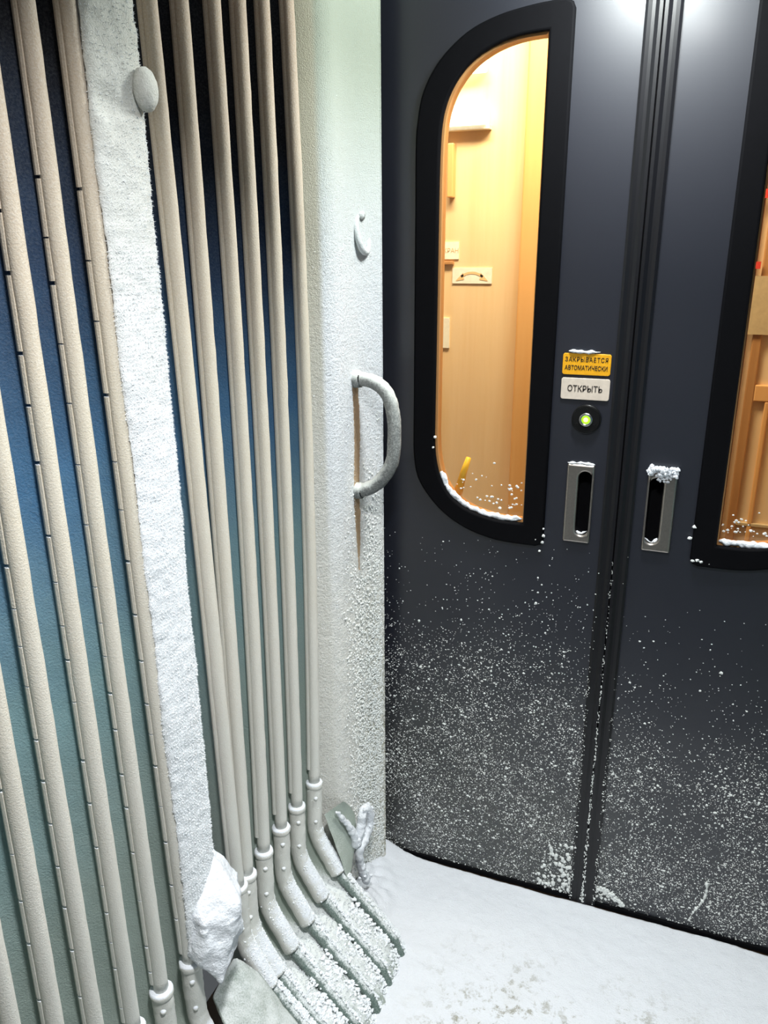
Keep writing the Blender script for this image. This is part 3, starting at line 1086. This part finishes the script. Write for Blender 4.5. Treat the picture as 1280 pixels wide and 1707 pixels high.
disc('bezel', -0.207, 1.250, 0.032, 0.0285, DY + 0.0005, DY - 0.009, 'black_plastic', bt)
bm = bmesh.new()
ringp = [Vector((-0.207 + 0.0300 * math.cos(2 * math.pi * k / 40), DY - 0.005, 1.25 + 0.0300 * math.sin(2 * math.pi * k / 40))) for k in range(41)]
v_, f_ = tube_data(ringp, 0.0016, 8, False)
bm.free()
mesh('bezel_ring', v_, f_, 'black_plastic', bt, True)
ringp = [Vector((-0.207 + 0.0118 * math.cos(2 * math.pi * k / 32), DY - 0.0105, 1.25 + 0.0118 * math.sin(2 * math.pi * k / 32))) for k in range(33)]
v_, f_ = tube_data(ringp, 0.0032, 10, False)
mesh('steel_ring', v_, f_, 'chrome', bt, True)
disc('green_light', -0.207, 1.250, 0.0100, 0.0085, DY - 0.008, DY - 0.0125, 'led', bt)
disc('light_core', -0.207, 1.250, 0.0052, 0.0040, DY - 0.0124, DY - 0.0132, 'led_core', bt)
for a in (90, 210, 330):
    disc('screw_head', -0.207 + 0.0215 * math.cos(math.radians(a)), 1.250 + 0.0215 * math.sin(math.radians(a)), 0.0028, 0.0024, DY - 0.0085, DY - 0.0105, 'black_plastic', bt, 12)

# ------------------------------------------------------------------ inside the carriage
BW = 2.40
tag(box('trim_1', (-0.505, BW - 0.05, -0.1), (-0.30, BW, 2.5), 'wood_trim', None, 0.006), kind='structure')
tag(box('trim_2', (0.02, BW - 0.04, -0.1), (0.112, BW, 2.5), 'wood_trim', None, 0.004), kind='structure')
lp = tag(empty('ceiling_light', (-0.68, BW - 0.03, 1.96)), 'lit white lamp strip seen through the upper left window', 'light', 'lamps inside the carriage')
box('diffuser', (-0.80, BW - 0.05, 1.935), (-0.615, BW - 0.005, 1.985), 'lamp', lp, 0.006)
box('lamp_housing', (-0.81, BW - 0.03, 1.922), (-0.610, BW, 1.932), 'paper', lp)
lp = tag(empty('ceiling_light', (-0.68, BW - 0.03, 2.09)), 'upper lit white lamp cut by the rounded window corner', 'light', 'lamps inside the carriage')
box('diffuser', (-0.74, BW - 0.05, 2.065), (-0.625, BW - 0.005, 2.13), 'lamp', lp, 0.006)
box('lamp_housing', (-0.75, BW - 0.03, 2.132), (-0.62, BW, 2.142), 'paper', lp)

n1_ = tag(empty('notice', (-0.73, BW, 1.597)), 'small white notice with orange lettering, at the left edge of the lit window', 'notice', 'notices inside the window')
box('notice_sheet', (-0.80, BW - 0.004, 1.573), (-0.698, BW, 1.622), 'paper', n1_)
text('lettering', 'КРАН', -0.722, 1.597, BW - 0.0045, 0.018, 'orange_ink', n1_)
n2_ = tag(empty('notice', (-0.655, BW, 1.525)), 'white notice with a curved two-ended orange arrow, lower of the two in the window', 'notice', 'notices inside the window')
box('notice_sheet', (-0.716, BW - 0.004, 1.503), (-0.594, BW, 1.548), 'paper', n2_)
ap = [Vector((-0.655 + 0.060 * math.sin(math.radians(t)), BW - 0.005, 1.466 + 0.068 * math.cos(math.radians(t)))) for t in range(-34, 35, 4)]
V, F = [], []
for i, p in enumerate(ap):
    d_ = Vector((p.x + 0.655, 0, p.z - 1.466)).normalized() * 0.0035
    V += [p - d_, p + d_]
for i in range(len(ap) - 1):
    F.append((2 * i, 2 * i + 1, 2 * i + 3, 2 * i + 2))
for e, s in ((ap[0], -1), (ap[-1], 1)):
    k = len(V)
    V += [e + Vector((-s * 0.006, 0, 0.012)), e + Vector((-s * 0.010, 0, -0.008)), e + Vector((s * 0.017, 0, -0.012))]
    F.append((k, k + 1, k + 2))
mesh('curved_arrow', V, F, 'orange_ink', n2_)
tag(box('notice', (-0.80, BW - 0.006, 1.309), (-0.722, BW, 1.400), 'paper', None), 'plain white sheet at the left edge of the lit window, below the two notices', 'notice', 'notices inside the window')
tag(box('wooden_rail', (-0.731, BW - 0.03, 1.745), (-0.713, BW, 1.89), 'wood_trim', None, 0.003), 'short upright orange rail on the wood wall inside the lit window', 'rail')
tag(box('wooden_bar', (-0.80, BW - 0.012, 1.557), (-0.712, BW, 1.567), 'wood_brown', None, 0.002), 'short brown bar between the small notices inside the lit window', 'bar')
tag(tube('yellow_peg', [Vector((-0.478, 1.765, 1.130)), Vector((-0.489, 1.765, 1.095)), Vector((-0.502, 1.765, 1.040))], [0.006, 0.008, 0.011], 'yellow_plastic'), 'bright yellow plastic peg standing behind the lower left window corner', 'peg')

# cabinet front seen through the right window
cb = tag(empty('inner_door', (0.30, BW, 0.7)), 'orange wooden inner door with frame strips seen through the right window', 'inner door')
box('door_board', (0.122, BW - 0.022, -0.06), (0.66, BW - 0.001, 1.95), 'wood', cb)
box('stile', (0.135, BW - 0.034, -0.05), (0.158, BW - 0.022, 1.95), 'wood_brown', cb, 0.003)
box('stile', (0.188, BW - 0.034, 0.60), (0.200, BW - 0.022, 1.20), 'wood_trim', cb, 0.003)
box('rail', (0.158, BW - 0.034, 1.20), (0.66, BW - 0.022, 1.245), 'wood_trim', cb, 0.003)
box('rail', (0.158, BW - 0.034, 0.840), (0.66, BW - 0.022, 0.850), 'old_paper', cb, 0.002)
tag(box('paper_slip', (0.121, BW - 0.040, 1.38), (0.24, BW - 0.035, 1.53), 'old_paper', None), 'pale paper sheet on the inner door behind the right window', 'paper')
tag(box('red_tag', (0.114, BW - 0.046, 1.720), (0.128, BW - 0.0405, 1.742), 'red_ink', None), 'upper small red tag at the edge of the right window', 'tag', 'red tags inside the window')
tag(box('red_tag', (0.116, BW - 0.046, 1.548), (0.130, BW - 0.0405, 1.566), 'red_ink', None), 'lower small red tag at the edge of the right window', 'tag', 'red tags inside the window')

# ------------------------------------------------------------------ snow on the doors


def ridge(name, pts, r, label, seed):
    """A rope of packed snow along a ledge."""
    p = resample(catmull([Vector((a, y_, z_)) for a, y_, z_ in pts], 6), 0.003)
    n_ = len(p)
    rad = [r * (0.75 + 0.5 * noise.noise(Vector((i * 0.12, seed, 0)))) * min(1, (i + 2) / 6, (n_ - i + 1) / 6) for i in range(n_)]
    return tag(tube(name, p, rad, 'snow', None, jit=0.0035, seed=seed, n=14), label, 'snow ledge', 'snow ledges on the doors')


ridge('snow_ledge', [(a, DY + 0.004, z_ + 0.002) for a, z_ in [(-0.535, 1.098), (-0.520, 1.064), (-0.495, 1.037), (-0.454, 1.014), (-0.395, 1.001), (-0.336, 1.002)]], 0.0085,
      'curved ridge of snow along the bottom of the left door window', 1.0)
ridge('snow_ledge', [(0.088, DY + 0.004, 1.004), (0.16, DY + 0.004, 1.004), (0.24, DY + 0.004, 1.010), (0.30, DY + 0.004, 1.04)], 0.0095, 'ridge of snow along the bottom of the right door window', 4.0)
ridge('snow_ledge', [(-0.254, DY - 0.004, 1.3945), (-0.225, DY - 0.004, 1.3935), (-0.188, DY - 0.004, 1.3945)], 0.0036, 'thin strip of snow on top of the yellow sign', 6.0)
ridge('snow_ledge', [(-0.240, DY - 0.004, 1.1505), (-0.21, DY - 0.004, 1.151), (-0.180, DY - 0.004, 1.150)], 0.0032, 'thin strip of snow on top of the left steel pull', 8.0)
ridge('snow_ledge', [(-0.211, DY + 0.004, 0.990), (-0.200, DY + 0.003, 0.985), (-0.188, DY + 0.004, 0.992)], 0.0034, 'sliver of snow in the slot of the left steel pull', 9.0)
ridge('snow_ledge', [(-0.0625, DY + 0.004, 0.993), (-0.048, DY + 0.003, 0.984), (-0.036, DY + 0.004, 0.993)], 0.0030, 'sliver of snow in the slot of the right steel pull', 10.0)
items = []
for k in range(90):
    items.append((Vector((random.uniform(-0.070, -0.008), DY - random.uniform(0.002, 0.014), 1.150 + random.uniform(-0.010, 0.008))), (random.uniform(0.003, 0.007), 0.004, random.uniform(0.003, 0.006))))
for k in range(20):
    items.append((Vector((random.uniform(-0.050, -0.020), DY - 0.008, 1.136 + random.uniform(-0.010, 0.006))), (random.uniform(0.002, 0.005), 0.003, random.uniform(0.002, 0.004))))
tag(blobs('snow_clump', items, 'snow'), 'clump of snow capping the top of the right steel pull', 'snow clump')


def specks(x0, x1, n_, zmid, seed):
    rnd = random.Random(seed)
    out = []
    while len(out) < n_:
        xv, zv = rnd.uniform(x0, x1), rnd.uniform(-0.035, 0.98)
        k = 1 / (1 + math.exp((zv - zmid) / 0.085))
        k *= max(0.05, 0.7 + 0.7 * noise.noise(Vector((xv * 6, zv * 6, seed))) + 0.5 * noise.noise(Vector((xv * 26, zv * 26, seed))))
        if rnd.random() > k:
            continue
        r = min(0.0032, 0.00052 * math.exp(abs(rnd.gauss(0, 0.58))))
        if abs(xv - SEAM) < 0.034:
            yv = DY - 0.010
        elif zv > 0.945 and abs(xv - SEAM) > 0.158:
            continue
        else:
            yv = DY - 0.0004
        out.append((Vector((xv, yv, zv)), (r * rnd.uniform(0.8, 1.6), r * 0.8, r * rnd.uniform(0.8, 1.2))))
    return out, rnd


it, rnd = specks(-0.680, -0.150, 14000, 0.60, 3.0)
for k in range(60):                                # stray flakes on the left glass
    zv = 1.02 + abs(rnd.gauss(0, 0.045))
    xv = rnd.uniform(-0.50, -0.34)
    if zv > 1.02 + max(0, (-0.40 - xv)) * 0.4:
        r = rnd.uniform(0.001, 0.0032)
        it.append((Vector((xv, DY + 0.013, zv)), (r * 1.3, r * 0.6, r)))
for xv, zv, r in ((-0.548, 1.185, 0.004), (-0.552, 1.160, 0.0035), (-0.284, 0.990, 0.003), (-0.283, 0.973, 0.0045), (-0.285, 0.957, 0.004), (-0.300, 0.962, 0.003), (-0.290, 0.935, 0.003)):
    it.append((Vector((xv, DY - 0.009, zv)), (r, r, r)))
for k in range(150):                               # crumbs along the foot near the seam
    t = abs(rnd.gauss(0, 0.07))
    r = rnd.uniform(0.0015, 0.0062)
    it.append((Vector((-0.150 - rnd.gauss(0.03, 0.035), DY - 0.002, -0.03 + t)), (r, r * 0.8, r * rnd.uniform(0.8, 1.7))))
it = [q for q in it if q[0].x < -0.152 or True]
tag(blobs('snow_speckle', it, 'crumb', None, rnd), 'white snow grains spattered over the lower half of the left door leaf', 'snow', kind='stuff')
it, rnd = specks(-0.098, 0.42, 11000, 0.44, 11.0)
for k in range(40):
    zv = 1.02 + abs(rnd.gauss(0, 0.02))
    r = rnd.uniform(0.001, 0.003)
    it.append((Vector((rnd.uniform(0.09, 0.2), DY + 0.013, zv)), (r * 1.4, r * 0.6, r)))
for xv, zv, r in ((0.036, 1.035, 0.004), (0.030, 1.008, 0.004), (0.042, 0.958, 0.004), (0.050, 0.960, 0.005), (0.058, 0.957, 0.004), (0.075, 0.955, 0.003)):
    it.append((Vector((xv, DY - 0.009, zv)), (r * 1.3, r, r)))
for k in range(150):
    a = rnd.uniform(0, 1)
    r = rnd.uniform(0.0015, 0.005)
    it.append((Vector((-0.095 + 0.075 * a, DY - 0.003, -0.02 + (0.045 * math.sin(math.pi * (0.35 + 0.6 * a))) * rnd.random() ** 0.4)), (r, r * 0.8, r)))
for k in range(20):
    t = k / 19
    r = rnd.uniform(0.0015, 0.0050)
    it.append((Vector((0.165 + 0.008 * math.sin(t * 5) - 0.018 * t, DY - 0.003, 0.125 - 0.13 * t)), (r, r, r * 1.4)))
tag(blobs('snow_speckle', it, 'crumb', None, rnd), 'white snow grains spattered over the lower half of the right door leaf', 'snow', kind='stuff')
# rime caught in the seam between the leaves
it = []
rnd = random.Random(5)
for k in range(520):
    zv = 0.98 * rnd.random() ** 1.7 - 0.03
    if rnd.random() < 0.35 + 0.5 * noise.noise(Vector((0, 0, zv * 22))) + 0.3 * (0.3 - zv):
        continue
    r = rnd.uniform(0.0005, 0.0012) * (1.6 - zv)
    it.append((Vector((SEAM + rnd.gauss(0, 0.0012 + 0.004 * max(0, 0.35 - zv)), DY - 0.012, zv)), (r, r, r * 2.2)))
tag(blobs('seam_rime', it, 'crumb', None, rnd), 'thin line of frost in the joint between the two door leaves', 'frost', kind='stuff')
